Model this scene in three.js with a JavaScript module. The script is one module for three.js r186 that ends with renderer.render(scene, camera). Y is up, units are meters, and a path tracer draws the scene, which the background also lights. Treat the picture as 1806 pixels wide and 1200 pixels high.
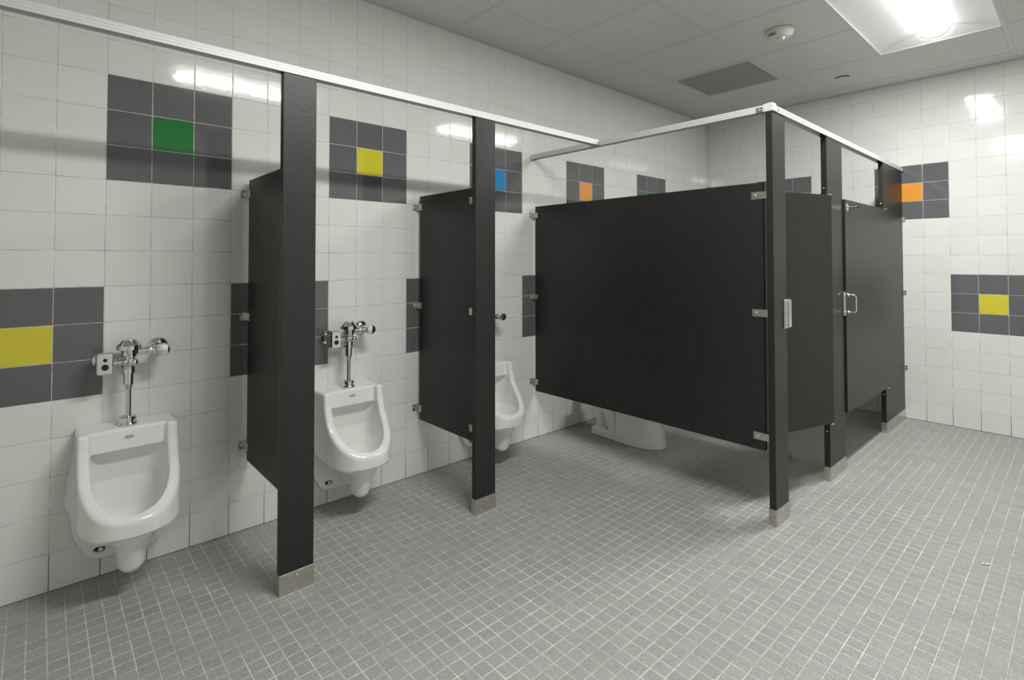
import * as THREE from 'three';
import { RoundedBoxGeometry } from 'three/addons/geometries/RoundedBoxGeometry.js';
import { mergeGeometries } from 'three/addons/utils/BufferGeometryUtils.js';
import { RectAreaLightUniformsLib } from 'three/addons/lights/RectAreaLightUniformsLib.js';
import { FontLoader } from 'three/addons/loaders/FontLoader.js';
import { TextGeometry } from 'three/addons/geometries/TextGeometry.js';

// ------------------------------------------------------------------ camera, lamps, exposure
RectAreaLightUniformsLib.init();
const IMG_W = 1806, IMG_H = 1200, FOCAL = 919.8;
const camera = new THREE.PerspectiveCamera(2 * Math.atan(IMG_H / 2 / FOCAL) * 180 / Math.PI, IMG_W / IMG_H, 0.05, 40);
camera.rotation.order = 'YXZ';
camera.rotation.set(0.0209, 0.8535, 0);
camera.position.set(2.766, 1.3304, 0.2148);
camera.setViewOffset(IMG_W, IMG_H, 903 - 869.34, 600 - 440.35, IMG_W, IMG_H);   // shift lens of an architectural photograph
const scene = new THREE.Scene();
scene.background = new THREE.Color(0x000000);
const renderer = new THREE.WebGLRenderer({ antialias: true });
renderer.toneMapping = THREE.LinearToneMapping;
renderer.toneMappingExposure = 2.32;
renderer.shadowMap.enabled = true;
const LAMP = { color: [0.985, 1.0, 0.962], lens: 2.8, area: 38 };    // fluorescent troffers: glow of the lens, light of the lens

// ------------------------------------------------------------------ sizes of the room
const TW = 0.1657, TH = 0.1524;              // wall tile pitch
const ZB = -5.332, HC = 2.8477;              // back wall, ceiling
const XR = 3.95, ZF = 1.7;                    // unseen right wall, wall behind the camera
const XB0 = 1.5229;                          // a joint of the back wall's tiling
const FT = 0.0549;                           // floor tile pitch
const CG = 0.657, CX0 = 0.4495, CZ0 = -4.455; // ceiling grid
const WING_X = 0.617, WING_T = 0.032;        // urinal posts: back .607 front .639
const STALL_X = 1.7153, TOP = 2.0914, PB = 0.3513, PT = 1.7271;

// ------------------------------------------------------------------ helpers
function rng(seed) { let a = seed >>> 0; return () => { a = (a + 0x6D2B79F5) >>> 0; let t = a; t = Math.imul(t ^ (t >>> 15), t | 1); t ^= t + Math.imul(t ^ (t >>> 7), t | 61); return ((t ^ (t >>> 14)) >>> 0) / 4294967296; }; }
const used = {};
function numbered(name) { const n = used[name] = (used[name] ?? -1) + 1; return n ? `${name}_${String(n).padStart(3, '0')}` : name; }
function cast(o) { o.traverse((c) => { if (c.isMesh) { c.castShadow = true; c.receiveShadow = true; } }); return o; }
function thing(name, label, category, pos = [0, 0, 0], turn = 0, group) {
  const o = new THREE.Group(); o.name = numbered(name); o.position.set(...pos); o.rotation.y = turn;
  o.userData = { label, category }; if (group) o.userData.group = group;
  scene.add(o); return o;
}
function part(name, geo, material, parent, label) {
  const m = new THREE.Mesh(Array.isArray(geo) ? merge(geo) : geo, material); m.name = name; m.castShadow = m.receiveShadow = true;
  if (label) m.userData.label = label;
  parent.add(m); return m;
}
function structure(name, geo, material) { const m = new THREE.Mesh(geo, material); m.name = name; m.userData.kind = 'structure'; m.castShadow = m.receiveShadow = true; scene.add(m); return m; }
function merge(list) { return list.length === 1 ? list[0] : mergeGeometries(list.map((g) => { const h = g.index ? g.toNonIndexed() : g.clone(); for (const k of Object.keys(h.attributes)) if (!['position', 'normal', 'uv'].includes(k)) h.deleteAttribute(k); return h; })); }
// box between two corners with softened edges; uv in metres
function box(x0, y0, z0, x1, y1, z1, r = 0.001, seg = 1) {
  const w = x1 - x0, h = y1 - y0, d = z1 - z0;
  const g = r > 0 ? new RoundedBoxGeometry(w, h, d, seg, Math.min(r, w / 2.01, h / 2.01, d / 2.01)) : new THREE.BoxGeometry(w, h, d);
  const p = g.attributes.position, n = g.attributes.normal, uv = g.attributes.uv;
  for (let i = 0; i < p.count; i++) {
    const ax = Math.abs(n.getX(i)), ay = Math.abs(n.getY(i)), az = Math.abs(n.getZ(i));
    if (ax >= ay && ax >= az) uv.setXY(i, p.getZ(i), p.getY(i)); else if (az >= ay) uv.setXY(i, p.getX(i), p.getY(i)); else uv.setXY(i, p.getX(i), p.getZ(i));
  }
  g.translate((x0 + x1) / 2, (y0 + y1) / 2, (z0 + z1) / 2); return g;
}
function cyl(r0, r1, h, at, axis = 'y', seg = 28) {   // axis-aligned cylinder centred at «at»
  const g = new THREE.CylinderGeometry(r1, r0, h, seg);
  if (axis === 'x') g.rotateZ(-Math.PI / 2); if (axis === 'z') g.rotateX(Math.PI / 2);
  g.translate(...at); return g;
}
function lathe(pts, at, axis = 'y', seg = 36) {       // pts: [radius, height] with sharp corners kept by doubling points
  const g = new THREE.LatheGeometry(pts.map(([r, h]) => new THREE.Vector2(r, h)), seg);
  if (axis === 'x') g.rotateZ(-Math.PI / 2); if (axis === 'z') g.rotateX(Math.PI / 2); if (axis === '-z') g.rotateX(-Math.PI / 2);
  g.translate(...at); return g;
}
function ball(r, at) { const g = new THREE.SphereGeometry(r, 24, 16); g.translate(...at); return g; }
function tube(points, r, seg = 40, closed = false) { return new THREE.TubeGeometry(new THREE.CatmullRomCurve3(points.map((p) => new THREE.Vector3(...p)), closed, 'catmullrom', 0.3), seg, r, 12, closed); }

// ------------------------------------------------------------------ textures
function noiseTex(size, fn, srgb) {
  const d = new Uint8Array(size * size * 4);
  for (let y = 0; y < size; y++) for (let x = 0; x < size; x++) { const c = fn(x / size, y / size, x, y), i = (y * size + x) * 4; for (let k = 0; k < 3; k++) d[i + k] = Math.max(0, Math.min(255, (Array.isArray(c) ? c[k] : c) * 255)); d[i + 3] = 255; }
  const t = new THREE.DataTexture(d, size, size); t.wrapS = t.wrapT = THREE.RepeatWrapping; t.magFilter = THREE.LinearFilter; t.minFilter = THREE.LinearMipmapLinearFilter; t.generateMipmaps = true; if (srgb) t.colorSpace = THREE.SRGBColorSpace; t.needsUpdate = true; return t;
}
function lattice(seed, n) { const r = rng(seed), a = Array.from({ length: n * n }, r); return (u, v) => { const x = u * n, y = v * n, xi = Math.floor(x), yi = Math.floor(y), f = (t) => t * t * (3 - 2 * t), fx = f(x - xi), fy = f(y - yi), g = (i, j) => a[((j % n + n) % n) * n + ((i % n + n) % n)]; return (g(xi, yi) * (1 - fx) + g(xi + 1, yi) * fx) * (1 - fy) + (g(xi, yi + 1) * (1 - fx) + g(xi + 1, yi + 1) * fx) * fy; }; }
function scaled(t, sx, sy = sx) { const c = t.clone(); c.repeat.set(sx, sy); c.needsUpdate = true; return c; }
const n8 = lattice(11, 8), n32 = lattice(12, 32), n96 = lattice(13, 96), n200 = lattice(14, 200), n400 = lattice(15, 400);
// unglazed porcelain mosaic: grey with fine pale and dark grains
const floorTex = noiseTex(512, (u, v) => { const a = n200(u, v), b = n400(u, v), c = n96(u, v); let t = 0.80 + 0.10 * (a - 0.5) + 0.16 * (b - 0.5) + 0.05 * (c - 0.5); if (b > 0.90) t += 0.14; if (b < 0.07) t -= 0.12; return [t, t * 0.998, t * 0.985]; }, true);
const groutTex = noiseTex(256, (u, v) => 0.86 + 0.14 * (n96(u, v) - 0.5) + 0.16 * (n8(u, v) - 0.5) + 0.1 * (n32(u, v) - 0.5), true);
// mineral-fibre ceiling board: pin holes and short fissures
const ceilTex = noiseTex(1024, (u, v) => { const a = n200(u, v), b = n400(u * 2, v * 2), c = n96(u, v); let t = 0.90 + 0.05 * (c - 0.5) + 0.07 * (a - 0.5); if (b > 0.86 && a > 0.45) t -= 0.30; if (a > 0.90) t -= 0.14; return t; }, true);
const ceilBump = noiseTex(512, (u, v) => { const a = n200(u, v), b = n400(u, v); return b > 0.86 ? 0.2 : 0.7 + 0.3 * a; });
const glazeBump = noiseTex(256, (u, v) => 0.6 * n8(u, v) + 0.3 * n32(u, v));
const pebble = noiseTex(256, (u, v) => 0.55 * n96(u, v) + 0.45 * n200(u, v));
const grainTex = noiseTex(512, (u, v) => { const t = 0.86 + 0.12 * (n200(u, v * 0.04) - 0.5) + 0.10 * (n96(u, v * 0.06) - 0.5) + (n400(u, v) > 0.965 ? 0.18 : 0); return t; }, true);
const brushed = noiseTex(256, (u, v) => 0.5 + 0.35 * (n200(u * 0.05, v) - 0.5) + 0.3 * (n32(u, v) - 0.5));

// ------------------------------------------------------------------ materials (base colours are linear)
const rgb = (r, g, b) => new THREE.Color().setRGB(r, g, b);
const std = (o) => new THREE.MeshPhysicalMaterial(o);
const glaze = (c) => std({ color: c, roughness: 0.07, ior: 1.52, bumpMap: scaled(glazeBump, 2.2), bumpScale: 0.00022 });
const M = {
  white: [rgb(0.80, 0.80, 0.772), rgb(0.788, 0.792, 0.760), rgb(0.812, 0.808, 0.785)].map(glaze),
  gray: [rgb(0.138, 0.139, 0.146), rgb(0.128, 0.130, 0.136)].map(glaze),
  green: glaze(rgb(0.022, 0.19, 0.045)), yellow: glaze(rgb(0.70, 0.61, 0.045)), blue: glaze(rgb(0.035, 0.26, 0.60)), orange: glaze(rgb(0.84, 0.34, 0.055)),
  wallGrout: std({ color: rgb(0.96, 0.955, 0.92), roughness: 0.85, map: scaled(groutTex, 2) }),
  baseGrout: std({ color: rgb(0.12, 0.115, 0.105), roughness: 0.9, map: scaled(groutTex, 2) }),
  floorGrout: std({ color: rgb(0.77, 0.765, 0.705), roughness: 0.8, map: scaled(groutTex, 1.1) }),
  board: std({ color: rgb(0.94, 0.94, 0.915), roughness: 0.95, map: scaled(ceilTex, 1.5), bumpMap: scaled(ceilBump, 3), bumpScale: 0.0015 }),
  tee: std({ color: rgb(0.66, 0.66, 0.645), roughness: 0.5 }),
  plaster: std({ color: rgb(0.86, 0.857, 0.835), roughness: 0.6 }),
  black: std({ color: rgb(0.020, 0.0202, 0.0195), roughness: 0.42, map: scaled(grainTex, 2, 2), bumpMap: scaled(pebble, 4), bumpScale: 0.0006 }),
  steel: std({ color: rgb(0.60, 0.575, 0.52), metalness: 1, roughness: 0.62, roughnessMap: scaled(brushed, 6) }),
  satin: std({ color: rgb(0.78, 0.775, 0.76), metalness: 1, roughness: 0.28 }),
  alu: std({ color: rgb(0.70, 0.70, 0.71), metalness: 0.3, roughness: 0.55 }),
  castIron: std({ color: rgb(0.30, 0.29, 0.26), metalness: 0.8, roughness: 0.5 }),
  chrome: std({ color: rgb(0.74, 0.74, 0.735), metalness: 1, roughness: 0.05 }),
  china: std({ color: rgb(0.88, 0.88, 0.858), roughness: 0.06, ior: 1.52 }),
  dark: std({ color: rgb(0.012, 0.012, 0.013), roughness: 0.35 }),
  sensor: std({ color: rgb(0.008, 0.007, 0.008), roughness: 0.04 }),
  rubber: std({ color: rgb(0.02, 0.02, 0.02), roughness: 0.7 }),
  enamel: std({ color: rgb(0.84, 0.845, 0.85), roughness: 0.38 }),
  lens: new THREE.MeshStandardMaterial({ color: rgb(0.9, 0.9, 0.9), roughness: 0.5, emissive: rgb(...LAMP.color), emissiveIntensity: LAMP.lens }),
  clip: std({ color: rgb(0.05, 0.05, 0.052), roughness: 0.5 }),
  grille: std({ color: rgb(0.62, 0.62, 0.60), roughness: 0.6 }),
  duct: std({ color: rgb(0.16, 0.16, 0.155), roughness: 0.9 }),
  ivory: std({ color: rgb(0.72, 0.70, 0.62), roughness: 0.4 }),
  clear: std({ color: rgb(0.95, 0.96, 0.98), roughness: 0.05, transmission: 0.85, thickness: 0.01, ior: 1.5 }),
  redInk: std({ color: rgb(0.22, 0.06, 0.03), roughness: 0.6 }),
  paper: std({ color: rgb(0.85, 0.85, 0.82), roughness: 0.9 }),
};

// ------------------------------------------------------------------ tiles
// one tile: flat glazed face with cushioned edges, face normal +z, back at -t; uv in metres
function tileGeo(w, h, t, bevel, drop, su = 0, sv = 0) {
  const P = [], N = [], U = [], I = [], s = Math.SQRT1_2;
  const ring = (x, y, z, nx, ny, nz) => { P.push(x, y, z); N.push(nx, ny, nz); U.push(x + su, y + sv); };
  const W = w / 2, H = h / 2, C = [[-1, -1], [1, -1], [1, 1], [-1, 1]];
  for (const [a, b] of C) ring(a * (W - bevel), b * (H - bevel), 0, 0, 0, 1);
  for (const [a, b] of C) { const v = new THREE.Vector3(a * 0.6, b * 0.6, 0.62).normalize(); ring(a * W, b * H, -drop, v.x, v.y, v.z); }
  I.push(0, 1, 2, 0, 2, 3);
  for (let k = 0; k < 4; k++) { const l = (k + 1) % 4; I.push(k, 4 + k, 4 + l, k, 4 + l, l); }
  for (let k = 0; k < 4; k++) {
    const l = (k + 1) % 4, n = [[0, -1], [1, 0], [0, 1], [-1, 0]][k], o = P.length / 3;
    for (const q of [k, l]) ring(C[q][0] * W, C[q][1] * H, -drop, n[0], n[1], 0);
    for (const q of [l, k]) ring(C[q][0] * W, C[q][1] * H, -t, n[0], n[1], 0);
    I.push(o, o + 2, o + 1, o, o + 3, o + 2);
  }
  const g = new THREE.BufferGeometry();
  g.setAttribute('position', new THREE.Float32BufferAttribute(P, 3)); g.setAttribute('normal', new THREE.Float32BufferAttribute(N, 3)); g.setAttribute('uv', new THREE.Float32BufferAttribute(U, 2)); g.setIndex(I);
  return g;
}
class Pile {   // joins many small pieces into one geometry
  constructor() { this.p = []; this.n = []; this.u = []; this.c = []; this.i = []; }
  add(g, m, du, dv, tone) {
    const o = this.p.length / 3, P = g.attributes.position, N = g.attributes.normal, U = g.attributes.uv, v = new THREE.Vector3(), nm = new THREE.Matrix3().getNormalMatrix(m);
    for (let k = 0; k < P.count; k++) {
      v.fromBufferAttribute(P, k).applyMatrix4(m); this.p.push(v.x, v.y, v.z); v.fromBufferAttribute(N, k).applyMatrix3(nm).normalize(); this.n.push(v.x, v.y, v.z);
      this.u.push(U.getX(k) + du, U.getY(k) + dv); if (tone) this.c.push(tone.r, tone.g, tone.b);
    }
    for (const k of g.index.array) this.i.push(o + k);
  }
  build() {
    const g = new THREE.BufferGeometry();
    g.setAttribute('position', new THREE.Float32BufferAttribute(this.p, 3)); g.setAttribute('normal', new THREE.Float32BufferAttribute(this.n, 3)); g.setAttribute('uv', new THREE.Float32BufferAttribute(this.u, 2));
    if (this.c.length) g.setAttribute('color', new THREE.Float32BufferAttribute(this.c, 3));
    g.setIndex(this.i); return g;
  }
}
camera.updateMatrixWorld(); camera.updateProjectionMatrix();
function shownArea(corners) {   // size in the photograph of a quad, 0 when its middle is outside the frame
  const q = corners.map((c) => c.clone().project(camera)), mid = q.reduce((a, b) => a.add(b.clone().multiplyScalar(0.25)), new THREE.Vector3());
  const toCam = corners[0].clone().applyMatrix4(camera.matrixWorldInverse);
  if (toCam.z > -0.2 || Math.abs(mid.x) > 1.02 || Math.abs(mid.y) > 1.02) return 0;
  let a = 0; for (let k = 0; k < 4; k++) { const b = q[(k + 1) % 4]; a += q[k].x * b.y - b.x * q[k].y; } return Math.abs(a);
}

// ------------------------------------------------------------------ floor
{
  const floor = structure('floor', box(-0.2, -0.15, ZB - 0.2, XR + 0.2, -0.0008, ZF + 0.2, 0), M.floorGrout);
  const r = rng(71), g = [0, 1, 2, 3, 4, 5].map((k) => tileGeo(FT - 0.0041, FT - 0.0041, 0.004, 0.0018, 0.0005, k * 0.17, k * 0.23));
  const tones = [1, 0.97, 1.03, 0.985, 1.015, 0.95].map((k) => rgb(0.57 * k, 0.57 * k, 0.558 * k));
  const one = { roughness: 0.42, ior: 1.5, map: scaled(floorTex, 2.2), bumpMap: scaled(pebble, 6), bumpScale: 0.0004 };
  const mats = tones.map((c) => std({ ...one, color: c })), joined = std({ ...one, vertexColors: true });
  const x0 = 0.646 - FT * 12, list = [], cut = [];
  for (let x = x0 + FT / 2; x < XR; x += FT) for (let z = -0.65 - FT * 86 - FT / 2; z < ZF; z += FT) {
    const a0 = Math.max(x - FT / 2, 0.001), b0 = Math.max(z - FT / 2, ZB + 0.001), cw = x + FT / 2 - a0, cd = z + FT / 2 - b0; if (cw < 0.008 || cd < 0.008) continue;
    if (cw < FT - 1e-4 || cd < FT - 1e-4) { cut.push([a0 + cw / 2, b0 + cd / 2, tileGeo(cw - 0.0041, cd - 0.0041, 0.004, 0.0018, 0.0005)]); continue; }
    const C = [[-1, -1], [1, -1], [1, 1], [-1, 1]].map(([a, b]) => new THREE.Vector3(x + a * FT / 2, 0, z + b * FT / 2));
    list.push({ x, z, area: shownArea(C), tone: Math.floor(r() * 6), kind: Math.floor(r() * 6), tx: (r() - 0.5) * 0.004, tz: (r() - 0.5) * 0.004, dy: (r() - 0.5) * 0.0002, du: r(), dv: r() });
  }
  list.sort((a, b) => b.area - a.area);
  const pile = new Pile(), m = new THREE.Matrix4(), e = new THREE.Euler();
  list.forEach((t, k) => {
    e.set(-Math.PI / 2 + t.tx, 0, t.tz, 'XYZ');
    if (k < 300) { const o = part('floor_tile', g[t.kind], mats[t.tone], floor); o.position.set(t.x, t.dy, t.z); o.rotation.copy(e); }
    else { m.makeRotationFromEuler(e).setPosition(t.x, t.dy, t.z); pile.add(g[t.kind], m, t.du, t.dv, tones[t.tone]); }
  });
  for (const [x, z, cg] of cut) { m.makeRotationX(-Math.PI / 2).setPosition(x, 0, z); pile.add(cg, m, r(), r(), tones[Math.floor(r() * 6)]); }
  part('mosaic_field', pile.build(), joined, floor).userData.kind = 'stuff';
}

// ------------------------------------------------------------------ tiled walls
const ACCENT = { left: { up: ['green', 'yellow', 'blue', 'orange'], low: ['blue', 'orange', 'green', 'yellow'] }, back: { up: ['orange', 'green', 'yellow', 'blue'], low: ['yellow', 'blue', 'orange', 'green'] } };
function accentOf(side, col, row) {   // block of nine: rows 11-13 at columns 0,6,12.. and rows 5-7 at columns 3,9,15..
  const up = row >= 11 && row <= 13, low = row >= 5 && row <= 7; if (!up && !low || (side === 'left' && col > 27)) return null;   // no block in the corner behind the stalls
  const c = up ? col : col - 3, k = ((c % 6) + 6) % 6; if (k > 2) return null;
  const block = Math.floor(c / 6), mid = k === 1 && (row === 12 || row === 6), list = ACCENT[side][up ? 'up' : 'low'];
  return mid ? list[((block % 4) + 4) % 4] : 'gray';
}
function tiledWall(wall, side, place, lo, hi, origin, seed) {
  // place(s, y): matrix of a tile whose centre is s along the wall and y up
  const r = rng(seed), list = [], J = 0.0024, cache = {};
  const geo = (w, h, k) => cache[`${w.toFixed(4)},${h.toFixed(4)},${k}`] ??= tileGeo(w - J, h - J, 0.006, 0.0022, 0.00035, k * 0.31, k * 0.17);
  for (let col = Math.floor((lo - origin) / TW); origin + col * TW < hi; col++) for (let row = 0; row * TH < HC - 0.005; row++) {
    const a = Math.max(lo, origin + col * TW), b = Math.min(hi, origin + (col + 1) * TW), y0 = row * TH + (row ? 0 : 0.002), y1 = Math.min((row + 1) * TH, HC); if (b - a < 0.012 || y1 - y0 < 0.012) continue;
    const m = place((a + b) / 2, (y0 + y1) / 2), W = (b - a) / 2, H = (y1 - y0) / 2;
    const area = shownArea([[-W, -H], [W, -H], [W, H], [-W, H]].map(([u, v]) => new THREE.Vector3(u, v, 0).applyMatrix4(m)));
    const kind = accentOf(side, col, row), tilt = new THREE.Matrix4().makeRotationFromEuler(new THREE.Euler((r() - 0.5) * 0.0016, (r() - 0.5) * 0.0016, 0)); tilt.setPosition(0, 0, (r() - 0.5) * 0.00016);
    list.push({ m: m.multiply(tilt), g: geo(b - a, y1 - y0, Math.floor(r() * 4)), kind, area: area ? area + (kind ? 10 : 0) : 0, v: r(), du: r(), dv: r() });
  }
  list.sort((p, q) => q.area - p.area);
  const pile = new Pile(), tones = M.white.map((w) => w.color), extra = new Pile();
  list.forEach((t, k) => {
    const mat = t.kind === 'gray' ? M.gray[Math.floor(t.v * 2)] : t.kind ? M[t.kind] : M.white[Math.floor(t.v * 3)];
    if (k < 300 && t.area > 0) { const o = part('wall_tile', t.g, mat, wall); o.applyMatrix4(t.m); }
    else (t.kind ? extra : pile).add(t.g, t.m, t.du, t.dv, t.kind ? mat.color : tones[Math.floor(t.v * 3)]);
  });
  const joined = glaze(rgb(1, 1, 1)); joined.vertexColors = true;
  part('tile_field', pile.build(), joined, wall).userData.kind = 'stuff';
  if (extra.i.length) part('accent_tile_field', extra.build(), joined, wall).userData.kind = 'stuff';
}
{
  const left = structure('wall_left', box(-0.2, -0.15, ZB - 0.2, -0.0006, HC + 0.4, ZF + 0.2, 0), M.wallGrout);
  const turnL = new THREE.Matrix4().makeRotationY(Math.PI / 2);
  tiledWall(left, 'left', (s, y) => turnL.clone().setPosition(0, y, -s), -ZF, -ZB, 0, 5);
  const back = structure('wall_back', box(-0.2, -0.15, ZB - 0.2, XR + 0.2, HC + 0.4, ZB - 0.0006, 0), M.wallGrout);
  tiledWall(back, 'back', (s, y) => new THREE.Matrix4().setPosition(s, y, ZB), 0, XR, XB0, 9);
  // the lowest course is set with dark joints
  part('base_joint', box(-0.0007, 0, ZB, -0.0004, TH - 0.002, ZF, 0), M.baseGrout, left);
  part('base_joint', box(0, 0, ZB - 0.0007, XR, TH - 0.002, ZB - 0.0004, 0), M.baseGrout, back);
  structure('wall_right', box(XR, -0.15, ZB - 0.2, XR + 0.2, HC + 0.4, ZF + 0.2, 0), M.plaster);
  structure('wall_front', box(-0.2, -0.15, ZF, XR + 0.2, HC + 0.4, ZF + 0.2, 0), M.plaster);
}

// ------------------------------------------------------------------ suspended ceiling
const LIGHT_AT = [[CX0 + 2.5 * CG, -3.7965], [CX0 + 2.5 * CG, -1.17]];    // middles of the two four-foot fittings
const VENT = [CX0 + 0.5 * CG, CZ0 + 0.5 * CG];
{
  const ceiling = structure('ceiling', box(-0.2, HC + 0.3, ZB - 0.2, XR + 0.2, HC + 0.4, ZF + 0.2, 0), M.plaster);
  const r = rng(21), h = 0.0125, cutX = [0], cutZ = [ZB];
  for (let x = CX0; x < XR - 0.03; x += CG) cutX.push(x); cutX.push(XR);
  for (let z = CZ0 - CG; z < ZF - 0.03; z += CG) cutZ.push(z); cutZ.push(ZF);
  const taken = (x, z) => LIGHT_AT.some(([a, b]) => Math.abs(x - a) < CG / 2 && Math.abs(z - b) < CG) || (Math.abs(x - VENT[0]) < CG / 2 && Math.abs(z - VENT[1]) < CG / 2);
  for (let i = 0; i + 1 < cutX.length; i++) for (let j = 0; j + 1 < cutZ.length; j++) {
    const x0 = cutX[i], x1 = cutX[i + 1], z0 = cutZ[j], z1 = cutZ[j + 1]; if (taken((x0 + x1) / 2, (z0 + z1) / 2)) continue;
    const g = box(x0 + h * 0.4, HC + 0.0012, z0 + h * 0.4, x1 - h * 0.4, HC + 0.016, z1 - h * 0.4, 0), uv = g.attributes.uv, du = r(), dv = r();
    for (let k = 0; k < uv.count; k++) uv.setXY(k, uv.getX(k) + du, uv.getY(k) + dv);
    part('ceiling_tile', g, M.board, ceiling);
  }
  for (let i = 1; i + 1 < cutX.length; i++) part('grid_bar', box(cutX[i] - h, HC - 0.0012, ZB, cutX[i] + h, HC + 0.001, ZF, 0.0004), M.tee, ceiling);
  for (let j = 1; j + 1 < cutZ.length; j++) for (let i = 0; i + 1 < cutX.length; i++) {
    if (LIGHT_AT.some(([a, b]) => Math.abs((cutX[i] + cutX[i + 1]) / 2 - a) < 0.1 && Math.abs(cutZ[j] - b) < 0.1)) continue;
    part('grid_bar', box(cutX[i] + h, HC - 0.001, cutZ[j] - h, cutX[i + 1] - h, HC + 0.001, cutZ[j] + h, 0.0004), M.tee, ceiling);
  }
  const L = 0.022;   // wall angle
  part('wall_angle', box(0.0005, HC - 0.002, ZB, L, HC, ZF, 0.0004), M.tee, ceiling); part('wall_angle', box(0, HC - 0.002, ZB + 0.0005, XR, HC, ZB + L, 0.0004), M.tee, ceiling);
  part('wall_angle', box(XR - L, HC - 0.002, ZB, XR, HC, ZF, 0.0004), M.tee, ceiling); part('wall_angle', box(0, HC - 0.002, ZF - L, XR, HC, ZF, 0.0004), M.tee, ceiling);
}
// recessed troffer: curved enamel wings rise to a hanging half-round lens
function troffer(at, label) {
  const t = thing('ceiling_light', label, 'ceiling light', [at[0], HC, at[1]], 0, 'recessed troffers in the ceiling');
  const HX = CG / 2 - 0.013, HZ = CG - 0.013, LX = 0.084, RISE = 0.062;
  const prof = (x) => { const u = Math.min(1, Math.max(0, (HX - Math.abs(x)) / (HX - LX))); return RISE * Math.pow(u, 0.85); };
  const grid = (f, nu, nv) => { const P = [], I = []; for (let i = 0; i <= nu; i++) for (let j = 0; j <= nv; j++) P.push(...f(i / nu, j / nv)); for (let i = 0; i < nu; i++) for (let j = 0; j < nv; j++) { const a = i * (nv + 1) + j, b = a + nv + 1; I.push(a, b, b + 1, a, b + 1, a + 1); } const g = new THREE.BufferGeometry(); g.setAttribute('position', new THREE.Float32BufferAttribute(P, 3)); g.setAttribute('uv', new THREE.Float32BufferAttribute(new Float32Array(P.length / 3 * 2), 2)); g.setIndex(I); g.computeVertexNormals(); return g; };
  const zEnd = (x) => HZ - prof(x) * 1.25;
  for (const s of [1, -1]) {
    part('reflector', grid((u, v) => { const x = s * (HX + (LX - 0.01 - HX) * (s > 0 ? u : 1 - u)), z = zEnd(x) * (1 - 2 * v); return [x, prof(x), z]; }, 18, 6), M.enamel, t);
    part('end_plate', grid((u, v) => { const x = HX * (2 * u - 1), w = s > 0 ? v : 1 - v; return [x, prof(x) * w, s * (HZ - prof(x) * 1.25 * w)]; }, 36, 3), M.enamel, t);
  }
  const fr = 0.007;
  part('frame', [box(-HX - fr, -0.006, -HZ - fr, HX + fr, 0.003, -HZ, 0.001), box(-HX - fr, -0.006, HZ, HX + fr, 0.003, HZ + fr, 0.001), box(-HX - fr, -0.006, -HZ, -HX, 0.003, HZ, 0.001), box(HX, -0.006, -HZ, HX + fr, 0.003, HZ, 0.001)], M.enamel, t);
  part('housing', [box(-HX - 0.004, RISE + 0.03, -HZ - 0.004, HX + 0.004, RISE + 0.032, HZ + 0.004, 0), box(-HX - 0.005, 0, -HZ, -HX - 0.003, RISE + 0.03, HZ, 0), box(HX + 0.003, 0, -HZ, HX + 0.005, RISE + 0.03, HZ, 0), box(-HX, 0, -HZ - 0.005, HX, RISE + 0.03, -HZ - 0.003, 0), box(-HX, 0, HZ + 0.003, HX, RISE + 0.03, HZ + 0.005, 0)], M.enamel, t);
  const sh = new THREE.Shape(), n = 24, lr = LX - 0.004; sh.moveTo(-lr, 0.064);
  for (let k = 0; k <= n; k++) { const a = Math.PI * k / n; sh.lineTo(-lr * Math.cos(a), 0.050 - 0.052 * Math.sin(a)); } sh.lineTo(lr, 0.064); sh.closePath();
  const LZ = HZ - 0.086, lens = new THREE.ExtrudeGeometry(sh, { depth: 2 * LZ, bevelEnabled: false, curveSegments: 4 }); lens.translate(0, 0, -LZ);
  part('lens', lens, M.lens, t, 'glowing white half-round lens');
  for (const s of [1, -1]) {   // thin end clip hugging the lens
    const cs = new THREE.Shape(), arc = (q, rx, y0, ry, back) => { for (let k = 0; k <= n; k++) { const a = Math.PI * (back ? n - k : k) / n; q.lineTo(-rx * Math.cos(a), y0 - ry * Math.sin(a)); } };
    cs.moveTo(-lr - 0.003, 0.064); arc(cs, lr + 0.003, 0.050, 0.055); cs.lineTo(lr + 0.003, 0.064); cs.lineTo(lr, 0.064); arc(cs, lr, 0.050, 0.052, true); cs.lineTo(-lr, 0.064); cs.closePath();
    const cg = new THREE.ExtrudeGeometry(cs, { depth: 0.008, bevelEnabled: false }); cg.translate(0, 0, s > 0 ? LZ - 0.007 : -LZ - 0.001); part('end_clip', cg, M.clip, t);
  }
  const lamp = new THREE.RectAreaLight(rgb(...LAMP.color), LAMP.area, 2 * lr, 2 * LZ); lamp.position.set(0, -0.008, 0); lamp.rotation.x = -Math.PI / 2; t.add(lamp);
}
troffer(LIGHT_AT[0], 'lit recessed ceiling troffer with white wings, nearest the tiled back wall');
troffer(LIGHT_AT[1], 'second lit ceiling troffer, the one over the urinals, mirrored in the glazed wall tiles');

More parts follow.
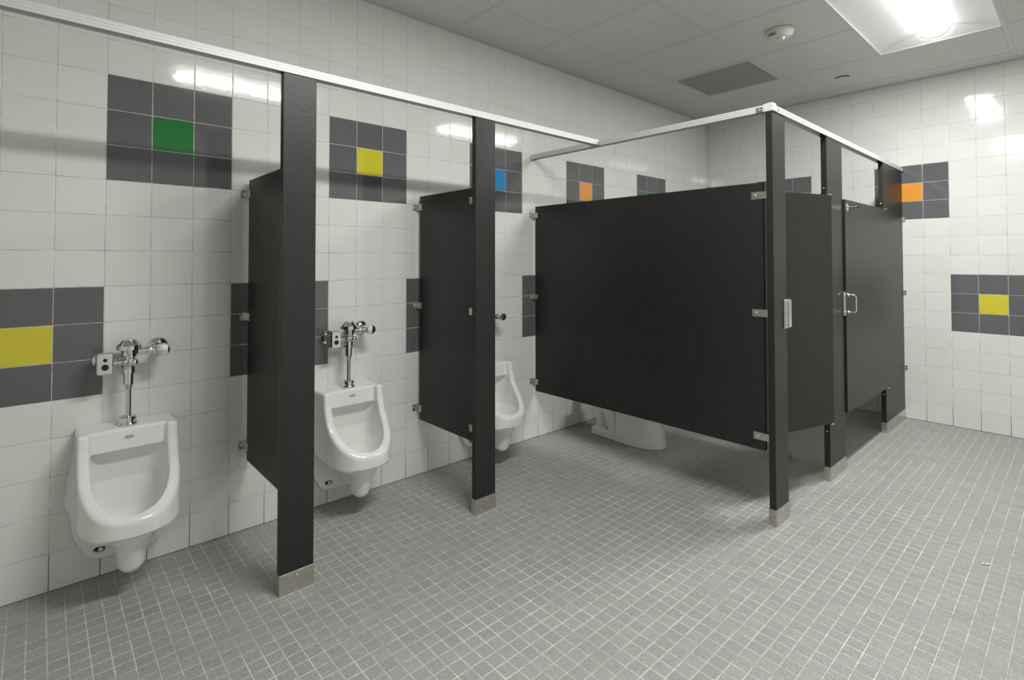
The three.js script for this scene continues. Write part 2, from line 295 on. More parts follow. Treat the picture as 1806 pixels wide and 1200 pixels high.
{ // return-air grille
  const t = thing('air_vent', 'square grey egg-crate air grille set in the ceiling', 'vent', [VENT[0], HC, VENT[1]]);
  const o = CG / 2 - 0.0135, i = o - 0.018, g = [];
  part('frame', [box(-o, -0.003, -o, o, 0.002, -i, 0.0008), box(-o, -0.003, i, o, 0.002, o, 0.0008), box(-o, -0.003, -i, -i, 0.002, i, 0.0008), box(i, -0.003, -i, o, 0.002, i, 0.0008)], M.tee, t);
  for (let k = 0; k <= 46; k++) { const s = -i + 2 * i * k / 46; g.push(box(s - 0.0006, 0, -i, s + 0.0006, 0.012, i, 0), box(-i, 0.0002, s - 0.0006, i, 0.0122, s + 0.0006, 0)); }
  part('grille_core', g, M.grille, t, 'grey egg-crate core').userData.kind = 'stuff';
  part('duct', box(-o, 0.10, -o, o, 0.11, o, 0), M.duct, t);
}
{ // fire alarm strobe: dished round body, clear dome, red lettering
  const t = thing('fire_alarm', 'round off-white fire alarm with a clear strobe on the ceiling', 'fire alarm', [1.44, HC, -3.453]);
  part('base', lathe([[0, 0], [0.083, 0], [0.084, -0.004], [0.084, -0.018], [0.081, -0.021], [0.081, -0.0215]], [0, 0, 0]), M.ivory, t);
  const body = part('body', lathe([[0.0805, -0.0212], [0.0805, -0.026], [0.079, -0.030], [0.062, -0.046], [0.050, -0.052], [0.03, -0.055], [0, -0.055]], [0, 0, 0]), M.ivory, t);
  const dome = part('strobe', lathe([[0.021, -0.053], [0.021, -0.060], [0.018, -0.068], [0.010, -0.073], [0, -0.074]], [0.012, 0, 0.008]), M.clear, t);
  part('flash_tube', tube([[-0.012, -0.061, 0], [0, -0.064, 0.002], [0.012, -0.061, 0]].map(([x, y, z]) => [x + 0.012, y, z + 0.008]), 0.0028, 12), M.chrome, dome);
  part('reflector', lathe([[0.004, -0.0555], [0.017, -0.057], [0.019, -0.0575]], [0.012, 0, 0.008]), M.chrome, dome);
  part('test_button', cyl(0.005, 0.005, 0.003, [0.058, -0.047, -0.012]), M.dark, t);
  const font = await new FontLoader().loadAsync('fonts/droid/droid_sans_bold.typeface.json'), tg = new TextGeometry('FIRE', { font, size: 0.019, depth: 0.0006, curveSegments: 3, bevelEnabled: false });
  tg.computeBoundingBox(); tg.translate(-tg.boundingBox.max.x / 2, 0, 0);
  // reads from below, facing the camera, on the sloped rim
  const tx = part('lettering', tg, M.redInk, body, 'red lettering FIRE'), dir = new THREE.Vector3(-0.30, 0, 0.95).normalize();
  const nrm = dir.clone().multiplyScalar(0.66).add(new THREE.Vector3(0, -0.75, 0)).normalize(), right = new THREE.Vector3(0, 1, 0).cross(dir).normalize(), up = nrm.clone().cross(right);
  tx.quaternion.setFromRotationMatrix(new THREE.Matrix4().makeBasis(right, up, nrm)); const at = dir.clone().multiplyScalar(0.066); tx.position.set(at.x, -0.0445, at.z);
}
{ const t = thing('sprinkler_cover', 'flat white concealed sprinkler plate near the back wall', 'sprinkler', [1.437, HC, -4.79]);
  part('cover_plate', lathe([[0, -0.0085], [0.0465, -0.0085], [0.0475, -0.008], [0.0475, -0.0072], [0, -0.0072]], [0, 0, 0]), M.tee, t); part('cup', cyl(0.0462, 0.0462, 0.0085, [0, -0.003, 0]), M.dark, t); }

// ------------------------------------------------------------------ partitions: posts, panels, doors, head rails
const screw = (at, axis, r = 0.005) => { const g = new THREE.SphereGeometry(r, 14, 8, 0, Math.PI * 2, 0, Math.PI / 2); g.scale(1, 0.5, 1); if (axis === '+x') g.rotateZ(-Math.PI / 2); if (axis === '-x') g.rotateZ(Math.PI / 2); if (axis === '+z') g.rotateX(Math.PI / 2); if (axis === '-z') g.rotateX(-Math.PI / 2); g.translate(...at); return g; };
function post(label, xf, z0, z1, group, wallEnd) {   // xf: front face, z0 nearer edge, z1 farther edge
  const zc = (z0 + z1) / 2, w = (z0 - z1) / 2, t = thing('partition_post', label, 'partition post', [xf - 0.016, 0, zc], 0, group), e = wallEnd ? 0 : 0.002;
  part('post_panel', box(-0.016, 0.012, -w, 0.016, TOP + 0.018, w, 0.002, 2), M.black, t);
  const shoe = part('shoe', box(-0.0185, 0, -w - e, 0.0185, 0.081, w + 0.002, 0.0012), M.steel, t, 'brushed steel shoe');
  for (const s of wallEnd ? [0.3] : [0]) part('screw', screw([0.0185, 0.063, s * w], '+x'), M.satin, shoe);
  return t;
}
post('black urinal post between the first and second urinals, nearest the camera', 0.639, -0.5216, -0.6586, 'urinal partition posts');
post('black urinal post between the second and third urinals', 0.639, -1.5211, -1.6576, 'urinal partition posts');
const p3 = post('black stall corner post where the wide side panel meets the front', STALL_X, -2.5785, -2.7436, 'toilet stall posts');
const p4 = post('black stall post between the two stall doors', STALL_X, -3.4023, -3.6993, 'toilet stall posts');
const p5 = post('black stall post against the tiled back wall', STALL_X, -4.7183, ZB + 0.004, 'toilet stall posts', true);
{ // fittings on the posts, each a part of its post
  const k3 = part('door_keeper', [box(0.017, 0.978, -0.118 + 0.0 , 0.021, 1.127, -0.034, 0.001), box(0.021, 0.982, -0.062, 0.027, 1.123, -0.044, 0.0015), box(0.021, 0.982, -0.110, 0.030, 1.123, -0.078, 0.0015)], M.satin, p3, 'bright metal door keeper');
  for (const y of [0.995, 1.052, 1.11]) part('screw', screw([0.027, y, -0.053], '+x', 0.004), M.chrome, k3);
  const w4 = (3.6993 - 3.4023) / 2, k4 = part('door_keeper', box(0.016, 0.976, -w4 - 0.010, 0.026, 1.128, -w4 + 0.026, 0.0015), M.satin, p4, 'bright metal door keeper');
  for (const y of [0.992, 1.052, 1.112]) part('screw', screw([0.026, y, -w4 + 0.010], '+x', 0.004), M.chrome, k4);
  const we = (-4.7183 - ZB - 0.004) / 2;
  for (const [p, w] of [[p4, w4], [p5, we]]) for (const [y, d] of [[PT + 0.003, 1], [PB - 0.012, -1]]) {
    const h = part('hinge_bracket', [box(-0.012, y, w + 0.0005, 0.020, y + 0.009, w + 0.030, 0.001), box(-0.012, Math.min(y, y + d * 0.055), w + 0.0005, 0.012, Math.max(y, y + d * 0.055), w + 0.0035, 0.001)], M.dark, p);
    part('screw', screw([0, y + d * 0.042, w + 0.0035], '+z', 0.005), M.satin, h);
  }
  for (const y of [1.678, 1.058, 0.425]) part('wall_bracket', [box(0.0165, y - 0.02, -we, 0.0195, y + 0.02, -we + 0.012, 0.0008), box(0.0165, y - 0.02, -we - 0.003, 0.036, y + 0.02, -we - 0.0005, 0.0008)], M.satin, p5);
}
// a panel standing out from the left wall, held by brackets at the wall and at its post
function bracketAtWall(t, y, zf, zb) {
  const b = part('wall_bracket', [box(-0.028 * 0, y - 0.02, zf, 0.056, y + 0.02, zf + 0.003, 0.001), box(0, y - 0.02, zb - 0.003, 0.056, y + 0.02, zb, 0.001), box(0, y - 0.02, zf, 0.003, y + 0.02, zf + 0.030, 0.001), box(0, y - 0.02, zb - 0.030, 0.003, y + 0.02, zb, 0.001)], M.steel, t);
  part('screw', screw([0.003, y, zf + 0.018], '+x', 0.005), M.satin, b); part('screw', screw([0.042, y, zf + 0.003], '+z', 0.0045), M.satin, b);
}
function bracketAtPost(t, y, zf, zb, x0, x1) {
  const b = part('post_bracket', [box(x0, y - 0.019, zf, x1, y + 0.019, zf + 0.003, 0.001, 2), box(x0, y - 0.019, zb - 0.003, x1, y + 0.019, zb, 0.001, 2)], M.steel, t);
  part('screw', screw([x0 + 0.020, y, zf + 0.003], '+z', 0.006), M.satin, b);
}
function wingPanel(name, label, category, zf, x1, xPost, group) {
  const th = 0.0255, t = thing(name, label, category, [0.001, 0, zf - th / 2], 0, group);
  part('panel', box(0.029, PB, -th / 2, x1 - 0.001, PT, th / 2, 0.002, 2), M.black, t);
  for (const y of [1.660, 1.052, 0.421]) { bracketAtWall(t, y, th / 2, -th / 2); bracketAtPost(t, y, th / 2, -th / 2, xPost - 0.080, xPost - 0.0015); }
  return t;
}
wingPanel('urinal_screen', 'black urinal screen on the right of the nearest urinal', 'urinal screen', -0.5687, 0.592, 0.606, 'urinal screens');
wingPanel('urinal_screen', 'black urinal screen on the right of the second urinal', 'urinal screen', -1.568, 0.592, 0.606, 'urinal screens');
wingPanel('stall_panel', 'wide black side panel of the stall facing the camera', 'stall panel', -2.5928, 1.660, 1.6823).position.y = 0.007;
wingPanel('stall_panel', 'black panel dividing the two stalls, hidden behind the doors', 'stall panel', -3.55, 1.660, 1.6823);
// doors: Group at the hinge, leaf runs towards +z
{
  const th = 0.0255, L1 = 0.672;
  const d1 = thing('stall_door', 'narrow black stall door beside the corner post, standing slightly ajar', 'stall door', [1.7205, 0, -3.405], 0.278 * -1, 'stall doors');
  part('door_panel', box(-th / 2, PB, -0.012, th / 2, PT, L1 - 0.012, 0.002, 2), M.black, d1);
  for (const y of [PB - 0.007, PT - 0.001]) part('pivot', box(-0.009, y, -0.008, 0.016, y + 0.008, 0.020, 0.001), M.satin, d1);
  const lz = L1 - 0.06; part('latch', [box(-th / 2 - 0.018, 1.03, lz - 0.04, -th / 2, 1.075, lz + 0.04, 0.002), cyl(0.006, 0.006, 0.03, [-th / 2 - 0.03, 1.052, lz], 'x', 14)], M.satin, d1);
  const L2 = 1.045, d2 = thing('stall_door', 'wide black stall door with a chrome pull, beside the back wall post', 'stall door', [1.7135, 0, -4.757], 0, 'stall doors');
  part('door_panel', box(-th / 2, PB, 0, th / 2, PT, L2, 0.002, 2), M.black, d2);
  for (const y of [PB - 0.007, PT - 0.001]) part('pivot', box(-0.009, y, 0.002, 0.016, y + 0.008, 0.030, 0.001), M.satin, d2);
  const hz = L2 - 0.040, x = th / 2;
  const pull = part('pull', [tube([[x, 1.106, hz], [x + 0.030, 1.106, hz], [x + 0.042, 1.094, hz], [x + 0.042, 1.05, hz], [x + 0.042, 1.006, hz], [x + 0.030, 0.994, hz], [x, 0.994, hz]], 0.0055, 48), cyl(0.011, 0.009, 0.006, [x + 0.003, 1.106, hz], 'x'), cyl(0.011, 0.009, 0.006, [x + 0.003, 0.994, hz], 'x')], M.chrome, d2, 'chrome door pull');
  const hk = part('coat_hook', [lathe([[0, 0], [0.026, 0], [0.026, 0.002], [0.014, 0.006], [0.006, 0.009], [0.006, 0.009], [0.0055, 0.056]], [x, 1.676, hz - 0.004], 'x', 24)], M.chrome, d2, 'chrome bumper hook');
  part('rubber_tip', lathe([[0, 0.066], [0.006, 0.066], [0.0068, 0.064], [0.0068, 0.056], [0, 0.056]], [x, 1.676, hz - 0.004], 'x', 20), M.rubber, hk);
  part('latch', [box(-x - 0.018, 1.03, hz - 0.02, -x, 1.075, hz + 0.03, 0.002)], M.satin, d2);
}
// head rails: extruded anti-grip section with two grooves, swept along its length
function railGeo(len) {
  const s = new THREE.Shape(), P = [[-0.021, 0], [-0.0172, 0], [-0.0172, 0.026], [0.0172, 0.026], [0.0172, 0], [0.020, 0], [0.021, 0.001], [0.021, 0.009], [0.0198, 0.0097], [0.0198, 0.0107], [0.021, 0.0114], [0.021, 0.020], [0.0198, 0.0207], [0.0198, 0.0217], [0.021, 0.0224], [0.021, 0.029], [0.0195, 0.031], [0.0155, 0.0325], [0.0155, 0.036], [0.012, 0.038], [-0.012, 0.038], [-0.021, 0.031]];
  P.forEach(([x, y], i) => i ? s.lineTo(x, y) : s.moveTo(x, y)); s.closePath();
  const g = new THREE.ExtrudeGeometry(s, { depth: len, bevelEnabled: false }); return g;   // face towards +x, runs along +z
}
{
  const r1 = thing('head_rail', 'long aluminium head rail over the urinal posts', 'head rail', [0.6225, TOP, -2.572], 0, 'partition head rails');
  part('rail', railGeo(ZF + 2.572), M.alu, r1);
  part('rail_clip', [box(-0.024, -0.003, -0.003, 0.024, 0.026, 0.012, 0.002), box(0.012, 0.0, 0.008, 0.024, 0.024, 0.026, 0.002)], M.steel, r1);
  const r2 = thing('head_rail', 'aluminium head rail across the stall side panel, wall to corner post', 'head rail', [0.002, TOP, -2.597], 0, 'partition head rails');
  part('rail', railGeo(1.690).rotateY(-Math.PI / 2).translate(1.690, 0, 0), M.alu, r2);
  const c2 = part('rail_clip', [box(-0.001, -0.003, -0.028, 0.022, 0.026, 0.028, 0.002)], M.steel, r2); part('screw', screw([0.012, 0.012, 0.028], '+z', 0.005), M.satin, c2);
  const c2b = part('rail_clip', box(1.636, 0.0, 0.020, 1.672, 0.026, 0.0245, 0.0015), M.steel, r2); part('screw', screw([1.654, 0.013, 0.0245], '+z', 0.006), M.satin, c2b);
  const z0 = -2.6195, len = z0 - ZB - 0.004, r3 = thing('head_rail', 'aluminium head rail along the stall doors with a cast corner', 'head rail', [1.6985, TOP, ZB + 0.003], 0, 'partition head rails');
  part('rail', railGeo(len), M.alu, r3);
  const cap = part('corner_cap', [box(-0.025, -0.001, len - 0.001, 0.0235, 0.040, len + 0.047, 0.003, 2), box(-0.012, 0.039, len + 0.010, 0.012, 0.046, len + 0.034, 0.003, 2)], M.alu, r3, 'cast grey corner cap');
  part('screw', screw([0.021, 0.014, len - 0.030], '+x', 0.005), M.dark, r3);
  part('rail_clip', box(-0.022, -0.004, -0.001, 0.028, 0.024, 0.022, 0.002), M.steel, r3);
}

// ------------------------------------------------------------------ vitreous china from distance fields (surface nets, vertices pulled onto the field, normals from its slope)
const smin = (a, b, k) => { const h = Math.max(k - Math.abs(a - b), 0) / k; return Math.min(a, b) - h * h * k * 0.25; };
const smax = (a, b, k) => -smin(-a, -b, k);
function sdPoly(P, x, y) { let d = 1e9, s = 1; for (let i = 0, j = P.length - 1; i < P.length; j = i++) { const ex = P[j][0] - P[i][0], ey = P[j][1] - P[i][1], wx = x - P[i][0], wy = y - P[i][1], t = Math.min(1, Math.max(0, (wx * ex + wy * ey) / (ex * ex + ey * ey))), bx = wx - ex * t, by = wy - ey * t; d = Math.min(d, bx * bx + by * by); const c = y >= P[i][1], e = y < P[j][1], f = ex * wy > ey * wx; if ((c && e && f) || (!c && !e && !f)) s = -s; } return s * Math.sqrt(d); }
function ellip(x, y, a, b) { const k0 = Math.hypot(x / a, y / b), k1 = Math.hypot(x / (a * a), y / (b * b)); return k1 < 1e-9 ? -Math.min(a, b) : k0 * (k0 - 1) / k1; }
function ellip3(x, y, z, a, b, c) { const k0 = Math.hypot(x / a, y / b, z / c), k1 = Math.hypot(x / (a * a), y / (b * b), z / (c * c)); return k1 < 1e-9 ? -Math.min(a, b, c) : k0 * (k0 - 1) / k1; }
function cone(x, y, z, A, B, ra, rb) { const dx = B[0] - A[0], dy = B[1] - A[1], dz = B[2] - A[2], t = Math.min(1, Math.max(0, ((x - A[0]) * dx + (y - A[1]) * dy + (z - A[2]) * dz) / (dx * dx + dy * dy + dz * dz))); return Math.hypot(x - A[0] - dx * t, y - A[1] - dy * t, z - A[2] - dz * t) - (ra + (rb - ra) * t); }
const lerp = (a, b, t) => a + (b - a) * Math.min(1, Math.max(0, t));
const step = (a, b, x) => { const t = Math.min(1, Math.max(0, (x - a) / (b - a))); return t * t * (3 - 2 * t); };
function net(f, lo, hi, cell) {
  const n = [0, 1, 2].map((k) => Math.ceil((hi[k] - lo[k]) / cell) + 1), at = (i, j, k) => (k * n[1] + j) * n[0] + i, F = new Float32Array(n[0] * n[1] * n[2]);
  for (let k = 0; k < n[2]; k++) for (let j = 0; j < n[1]; j++) for (let i = 0; i < n[0]; i++) F[at(i, j, k)] = f(lo[0] + i * cell, lo[1] + j * cell, lo[2] + k * cell);
  const V = new Int32Array(F.length).fill(-1), P = [], N = [], I = [], e = 0.0006;
  const slope = (x, y, z) => { const g = [f(x + e, y, z) - f(x - e, y, z), f(x, y + e, z) - f(x, y - e, z), f(x, y, z + e) - f(x, y, z - e)], l = Math.hypot(...g) || 1; return [g[0] / l, g[1] / l, g[2] / l, l / (2 * e)]; };
  for (let k = 0; k + 1 < n[2]; k++) for (let j = 0; j + 1 < n[1]; j++) for (let i = 0; i + 1 < n[0]; i++) {
    let c = 0, sx = 0, sy = 0, sz = 0; const v = []; for (let q = 0; q < 8; q++) v.push(F[at(i + (q & 1), j + (q >> 1 & 1), k + (q >> 2))]);
    for (let q = 0; q < 8; q++) for (const b of [1, 2, 4]) if (!(q & b) && (v[q] < 0) !== (v[q | b] < 0)) { const t = v[q] / (v[q] - v[q | b]); sx += (q & 1) + (b === 1 ? t : 0); sy += (q >> 1 & 1) + (b === 2 ? t : 0); sz += (q >> 2) + (b === 4 ? t : 0); c++; }
    if (!c) continue;
    let x = lo[0] + (i + sx / c) * cell, y = lo[1] + (j + sy / c) * cell, z = lo[2] + (k + sz / c) * cell, s;
    for (let r = 0; r < 2; r++) { s = slope(x, y, z); const d = Math.max(-cell * 0.5, Math.min(cell * 0.5, f(x, y, z) / Math.max(s[3], 0.5))); x -= s[0] * d; y -= s[1] * d; z -= s[2] * d; }
    s = slope(x, y, z); V[at(i, j, k)] = P.length / 3; P.push(x, y, z); N.push(s[0], s[1], s[2]);
  }
  for (let k = 1; k + 1 < n[2]; k++) for (let j = 1; j + 1 < n[1]; j++) for (let i = 1; i + 1 < n[0]; i++) {
    const a = F[at(i, j, k)] < 0;
    const quad = (p, q, r, s, flip) => { if (p < 0 || q < 0 || r < 0 || s < 0) return; flip ? I.push(p, r, q, p, s, r) : I.push(p, q, r, p, r, s); };
    if (a !== F[at(i + 1, j, k)] < 0) quad(V[at(i, j - 1, k - 1)], V[at(i, j, k - 1)], V[at(i, j, k)], V[at(i, j - 1, k)], !a);
    if (a !== F[at(i, j + 1, k)] < 0) quad(V[at(i - 1, j, k - 1)], V[at(i - 1, j, k)], V[at(i, j, k)], V[at(i, j, k - 1)], !a);
    if (a !== F[at(i, j, k + 1)] < 0) quad(V[at(i - 1, j - 1, k)], V[at(i, j - 1, k)], V[at(i, j, k)], V[at(i - 1, j, k)], !a);
  }
  const g = new THREE.BufferGeometry(); g.setAttribute('position', new THREE.Float32BufferAttribute(P, 3)); g.setAttribute('normal', new THREE.Float32BufferAttribute(N, 3)); g.setIndex(I); return g;
}
// side outline of the urinal's body: x out of the wall, y up
const SIDE = [[-0.02, 0.642], [0.164, 0.642], [0.172, 0.632], [0.178, 0.58], [0.190, 0.54], [0.207, 0.50], [0.238, 0.46], [0.280, 0.42], [0.325, 0.383], [0.360, 0.360], [0.384, 0.350], [0.386, 0.335], [0.374, 0.284], [0.34, 0.272], [0.22, 0.285], [0.09, 0.315], [-0.02, 0.332]];
function urinalField(x, y, zz) {
  const a = Math.abs(zz);
  const flare = 0.030 * step(0.62, 0.34, y) * Math.min(1, Math.max(0, (0.2 - x) / 0.2)) + 0.004;
  const plan = x < 0.2 ? a - 0.168 - flare : ellip(x - 0.2, a, 0.186, 0.172);
  let d = smax(sdPoly(SIDE, x, y), plan, 0.018);
  const ai = 0.150 - Math.max(0, 0.33 - y) * 0.45, bi = 0.130 - Math.max(0, 0.36 - y) * 0.40, in0 = x < 0.2 ? a - bi : ellip(x - 0.2, a, ai, bi);
  const rear = y > 0.42 ? lerp(0.074, 0.104, (y - 0.42) / 0.13) : lerp(0.085, 0.074, (y - 0.24) / 0.18);
  let cav = smax(smax(in0, rear - x, 0.06), 0.228 - y, 0.09);
  const shelf = Math.max(x - 0.146, (0.556 - (0.146 - x) * 0.22) - y);
  cav = smax(cav, -shelf, 0.012);
  // back apron against the wall, bowl underside and trap
  const hwS = y > 0.2 ? lerp(0.172, 0.190, (y - 0.2) / 0.13) : lerp(0.118, 0.172, (y - 0.085) / 0.115);
  const apron = smax(smax(a - hwS, 0.086 - y, 0.05), smax(x - 0.044, y - 0.345, 0.02), 0.016);
  const under = ellip3(x - 0.175, y - 0.295, a, 0.165, 0.090, 0.132);
  let trap = cone(x, y, a, [0.268, 0.250, 0], [0.246, 0.146, 0], 0.060, 0.046);
  trap = smin(trap, smax(smax(a - 0.038, 0.135 - y, 0.03), Math.max(x - 0.23, y - 0.28), 0.02), 0.03);
  d = smin(smin(d, apron, 0.022), smin(under, trap, 0.035), 0.014);
  cav = smax(cav, d + 0.010 - Math.max(0, y - 0.275) * 1.5, 0.01);
  d = smax(d, -cav, 0.014);
  const hx = a - 0.085, hole = smax(Math.hypot(hx * 0.92 + (y - 0.130) * 0.35, (y - 0.130) * 1.75 - hx * 0.35) - 0.020, 0.012 - x, 0.003);
  d = smax(d, -hole, 0.006);
  return Math.max(d, -x + 0.0012);
}
{
  const geo = net(urinalField, [-0.006, 0.075, -0.216], [0.402, 0.662, 0.216], 0.0048);
  const proto = new THREE.Group(); proto.name = 'urinal';
  part('bowl', geo, M.china, proto);
  for (const s of [1, -1]) { part('bolt', [new THREE.CylinderGeometry(0.0085, 0.0085, 0.012, 6).rotateZ(Math.PI / 2).translate(0.034, 0.130, s * 0.082), cyl(0.004, 0.004, 0.02, [0.040, 0.130, s * 0.082], 'x', 10)], M.satin, proto); part('bolt_washer', box(0.013, 0.116, s * 0.085 - 0.02, 0.016, 0.144, s * 0.085 + 0.02, 0.001), M.dark, proto); }
  // printed oval maker's mark
  const c = document.createElement('canvas'); c.width = 256; c.height = 128; const k = c.getContext('2d');
  k.fillStyle = '#d8d8d2'; k.fillRect(0, 0, 256, 128); k.strokeStyle = '#3c4468'; k.lineWidth = 7; k.beginPath(); k.ellipse(128, 64, 112, 48, 0, 0, Math.PI * 2); k.stroke();
  k.fillStyle = '#3c4468'; k.font = 'italic bold 62px sans-serif'; k.textAlign = 'center'; k.textBaseline = 'middle'; k.fillText('ZURN', 128, 66, 176);
  const tx = new THREE.CanvasTexture(c); tx.colorSpace = THREE.SRGBColorSpace;
  const mark = new THREE.CircleGeometry(1, 40); mark.scale(0.0185, 0.0085, 1); mark.rotateY(Math.PI / 2); mark.translate(0.1468, 0.604, 0);
  part('maker_mark', mark, std({ map: tx, roughness: 0.08 }), proto, 'printed blue oval mark');
  const spots = [[-0.080, 'white urinal nearest the camera, beside the yellow wall tile'], [-1.070, 'white urinal between the two black urinal screens'], [-2.060, 'white urinal beyond the second post, partly hidden by it']];
  spots.forEach(([z, label], i) => { const u = i ? proto.clone() : proto; u.name = numbered('urinal'); u.position.set(0.0005, 0, z); u.userData = { label, category: 'urinal', group: 'urinals on the left wall' }; scene.add(u); });
}
// ------------------------------------------------------------------ flush valves (local axes: x out of the wall, z towards the camera's side)
{
  const v = new THREE.Group(); v.name = 'flush_valve'; const X = 0.095;
  part('spud', [new THREE.CylinderGeometry(0.031, 0.032, 0.024, 8).translate(X, 0.664, 0), lathe([[0.033, 0.643], [0.034, 0.645], [0.034, 0.652], [0.028, 0.6535]], [X, 0, 0]), lathe([[0.0305, 0.676], [0.027, 0.6795], [0.0125, 0.681]], [X, 0, 0])], M.chrome, v);
  part('flush_tube', lathe([[0.0105, 0.676], [0.0105, 0.788], [0.0115, 0.792], [0.0185, 0.812], [0.0185, 0.812], [0.0185, 0.862]], [X, 0, 0]), M.chrome, v);
  part('coupling', [new THREE.CylinderGeometry(0.024, 0.024, 0.022, 10).translate(X, 0.868, 0), lathe([[0.0185, 0.855], [0.0225, 0.857], [0.0225, 0.880], [0.026, 0.882], [0.026, 0.888], [0.018, 0.890]], [X, 0, 0])], M.chrome, v);
  const b = part('valve_body', [lathe([[0.018, 0.884], [0.024, 0.892], [0.026, 0.902], [0.024, 0.914], [0.024, 0.918], [0.030, 0.930], [0.031, 0.934], [0.031, 0.952], [0.034, 0.957]], [X, 0, 0]), ball(0.0145, [X + 0.030, 0.905, -0.016]), cyl(0.010, 0.011, 0.03, [X + 0.018, 0.905, -0.010], 'x'), ball(0.013, [X + 0.026, 0.908, 0.014])], M.chrome, v);
  part('cap', [new THREE.CylinderGeometry(0.045, 0.045, 0.017, 12).translate(X, 0.9655, 0), lathe([[0.045, 0.957], [0.034, 0.957]], [X, 0, 0]), lathe([[0.045, 0.974], [0.043, 0.976], [0.043, 0.976], [0.027, 0.993], [0.026, 0.996], [0.026, 0.996], [0.022, 0.999], [0, 0.9995]], [X, 0, 0])], M.chrome, b);
  // supply from the wall on the far side
  part('supply_pipe', [lathe([[0.014, 0], [0.014, 0.028], [0.014, 0.028], [0.0185, 0.029], [0.0185, 0.050], [0.0155, 0.052], [0.0155, 0.052], [0.0165, 0.058], [0.0165, 0.092]], [X, 0.946, -0.030], '-z', 24)], M.chrome, v);
  const st = part('stop', [cyl(0.0165, 0.0165, 0.085, [0.042, 0.946, -0.118], 'x', 24), lathe([[0.018, 0.070], [0.0225, 0.072], [0.0225, 0.108]], [0, 0.946, -0.118], 'x', 24), ball(0.021, [X, 0.946, -0.112])], M.chrome, v);
  part('stop_cap', lathe([[0.0225, 0.108], [0.0255, 0.109], [0.0265, 0.112], [0.0265, 0.128], [0.0235, 0.134], [0.0235, 0.134], [0.012, 0.137], [0, 0.1375]], [0, 0.946, -0.118], 'x', 28), M.chrome, st);
  part('wall_flange', lathe([[0.0395, 0.0015], [0.0395, 0.004], [0.036, 0.012], [0.024, 0.020], [0.018, 0.022]], [0, 0.946, -0.118], 'x', 36), M.chrome, v);
  // sensor box on the near side
  part('sensor_arm', [cyl(0.0085, 0.0085, 0.060, [X, 0.905, 0.040], 'z', 20), new THREE.CylinderGeometry(0.015, 0.015, 0.010, 6).rotateX(Math.PI / 2).translate(X, 0.905, 0.030), new THREE.CylinderGeometry(0.014, 0.014, 0.008, 6).rotateX(Math.PI / 2).translate(X, 0.905, 0.047)], M.chrome, v);
  part('wall_tube', cyl(0.014, 0.014, 0.055, [0.028, 0.907, 0.083], 'x', 24), M.chrome, v);
  const sb = part('sensor_box', [box(0.052, 0.862, 0.054, 0.122, 0.954, 0.112, 0.012, 4)], M.chrome, v, 'chrome sensor box');
  part('face_plate', box(0.1215, 0.8665, 0.0585, 0.1245, 0.9495, 0.1075, 0.0012), M.chrome, sb);
  part('sensor_eye', cyl(0.0125, 0.0125, 0.002, [0.1253, 0.894, 0.083], 'x', 28), M.sensor, sb, 'black sensor eye'); part('button', cyl(0.0075, 0.0075, 0.002, [0.1253, 0.923, 0.083], 'x', 24), M.sensor, sb, 'small black override button');
  part('wall_flange', lathe([[0.0385, 0.0015], [0.0385, 0.004], [0.034, 0.012], [0.022, 0.020], [0.015, 0.022]], [0, 0.907, 0.083], 'x', 36), M.chrome, v);
  const spots = [[-0.080, 'chrome sensor flush valve over the urinal nearest the camera'], [-1.070, 'chrome sensor flush valve over the urinal between the two screens'], [-2.060, 'chrome flush valve mostly hidden behind the second urinal post']];
  spots.forEach(([z, label], i) => { const u = i ? v.clone() : v; u.name = numbered('flush_valve'); u.position.set(0, 0, z); u.userData = { label, category: 'flush valve', group: 'flush valves on the left wall' }; scene.add(u); });
}
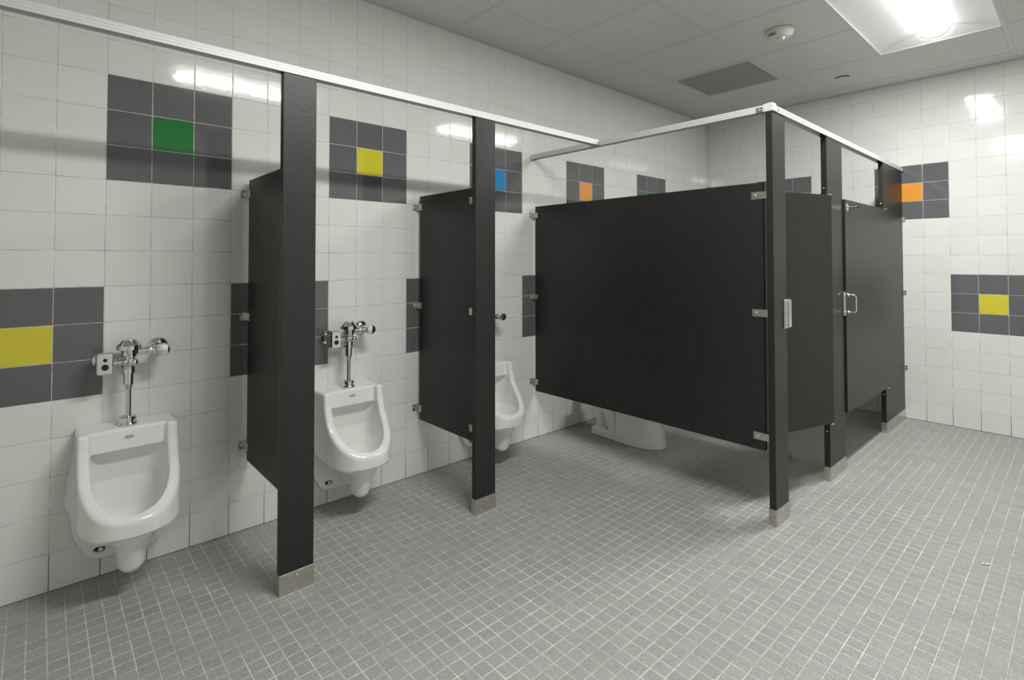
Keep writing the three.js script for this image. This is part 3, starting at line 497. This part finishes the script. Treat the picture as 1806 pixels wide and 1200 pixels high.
// ------------------------------------------------------------------ toilet in the first stall: bolted foot, open trapway, full front pedestal, elongated bowl
function toiletField(x, y, zz) {
  const a = Math.abs(zz);
  const foot = smax(smax(a - 0.122, Math.max(0.205 - x, x - 0.56), 0.05), y - 0.058, 0.018);
  const spine = smax(smax(a - 0.058, Math.max(0.245 - x, x - 0.60), 0.04), y - 0.36, 0.02);
  const back = smax(smax(a - 0.105, Math.max(0.245 - x, x - 0.30), 0.04), y - 0.40, 0.02);
  const hwF = lerp(0.132, 0.108, y / 0.30), cx = 0.575 - 0.02 * y, front = smax(x < cx ? Math.max(a - hwF, 0.448 - x) : ellip(x - cx, a, lerp(0.200, 0.165, y / 0.3), hwF), y - 0.36, 0.02);
  const trapA = cone(x, y, a, [0.31, 0.30, 0.045], [0.405, 0.05, 0.060], 0.060, 0.046);
  let d = smin(smin(foot, spine, 0.02), smin(back, smin(front, trapA, 0.022), 0.02), 0.02);
  const bowl = smax(ellip3(x - 0.545, y - 0.40, a, 0.262, 0.225, 0.180), y - 0.395, 0.02);
  d = smin(d, bowl, 0.04);
  d = smin(d, smax(smax(a - 0.115, Math.max(0.215 - x, x - 0.50), 0.04), Math.max(0.31 - y, y - 0.395), 0.03), 0.03);
  d = smax(d, -smax(ellip3(x - 0.56, y - 0.41, a, 0.205, 0.20, 0.135), 0.18 - y, 0.03), 0.02);
  return Math.max(d, 0.001 - y);
}
{
  const t = thing('toilet', 'white floor-mounted toilet showing its base under the side panel', 'toilet', [0, 0, -3.125]);
  part('bowl', net(toiletField, [0.18, -0.012, -0.205], [0.83, 0.412, 0.205], 0.007), M.china, t);
  for (const s of [1, -1]) part('bolt_cap', lathe([[0.019, 0.052], [0.019, 0.060], [0.015, 0.069], [0.008, 0.074], [0, 0.075]], [0.325, 0, s * 0.092]), M.china, t);
  part('wall_spud', lathe([[0.05, 0.003], [0.05, 0.2], [0.06, 0.215]], [0, 0.30, 0], 'x'), M.china, t);
}
{ // floor drain under the edge of the first stall door
  const t = thing('floor_drain', 'round metal floor drain behind the corner post foot', 'floor drain', [1.362, 0.0005, -3.595]);
  part('ring', lathe([[0.074, 0.0005], [0.076, 0.003], [0.098, 0.003], [0.101, 0.0005]], [0, 0, 0]), M.castIron, t); part('sump', cyl(0.074, 0.074, 0.0006, [0, 0.0006, 0]), M.dark, t);
  const g = []; for (let k = -5; k <= 5; k++) { const w = Math.sqrt(0.073 ** 2 - (k * 0.0125) ** 2); g.push(box(-w, 0.0006, k * 0.0125 - 0.0035, w, 0.003, k * 0.0125 + 0.0035, 0)); } g.push(box(-0.004, 0.0006, -0.073, 0.004, 0.003, 0.073, 0)); part('grate', g, M.castIron, t);
}
{ const t = thing('paper_scrap', 'tiny white scrap of paper lying on the open floor', 'litter', [2.444, 0.0008, -2.924], 0.6);
  const g = new THREE.PlaneGeometry(0.026, 0.008, 8, 2); g.rotateX(-Math.PI / 2); const p = g.attributes.position; for (let k = 0; k < p.count; k++) p.setY(k, 0.002 + 0.004 * Math.sin(p.getX(k) * 180) ** 2); g.computeVertexNormals(); const h = g.clone().translate(0, 0.0006, 0); part('paper', [g, h], M.paper, t); }

renderer.render(scene, camera);
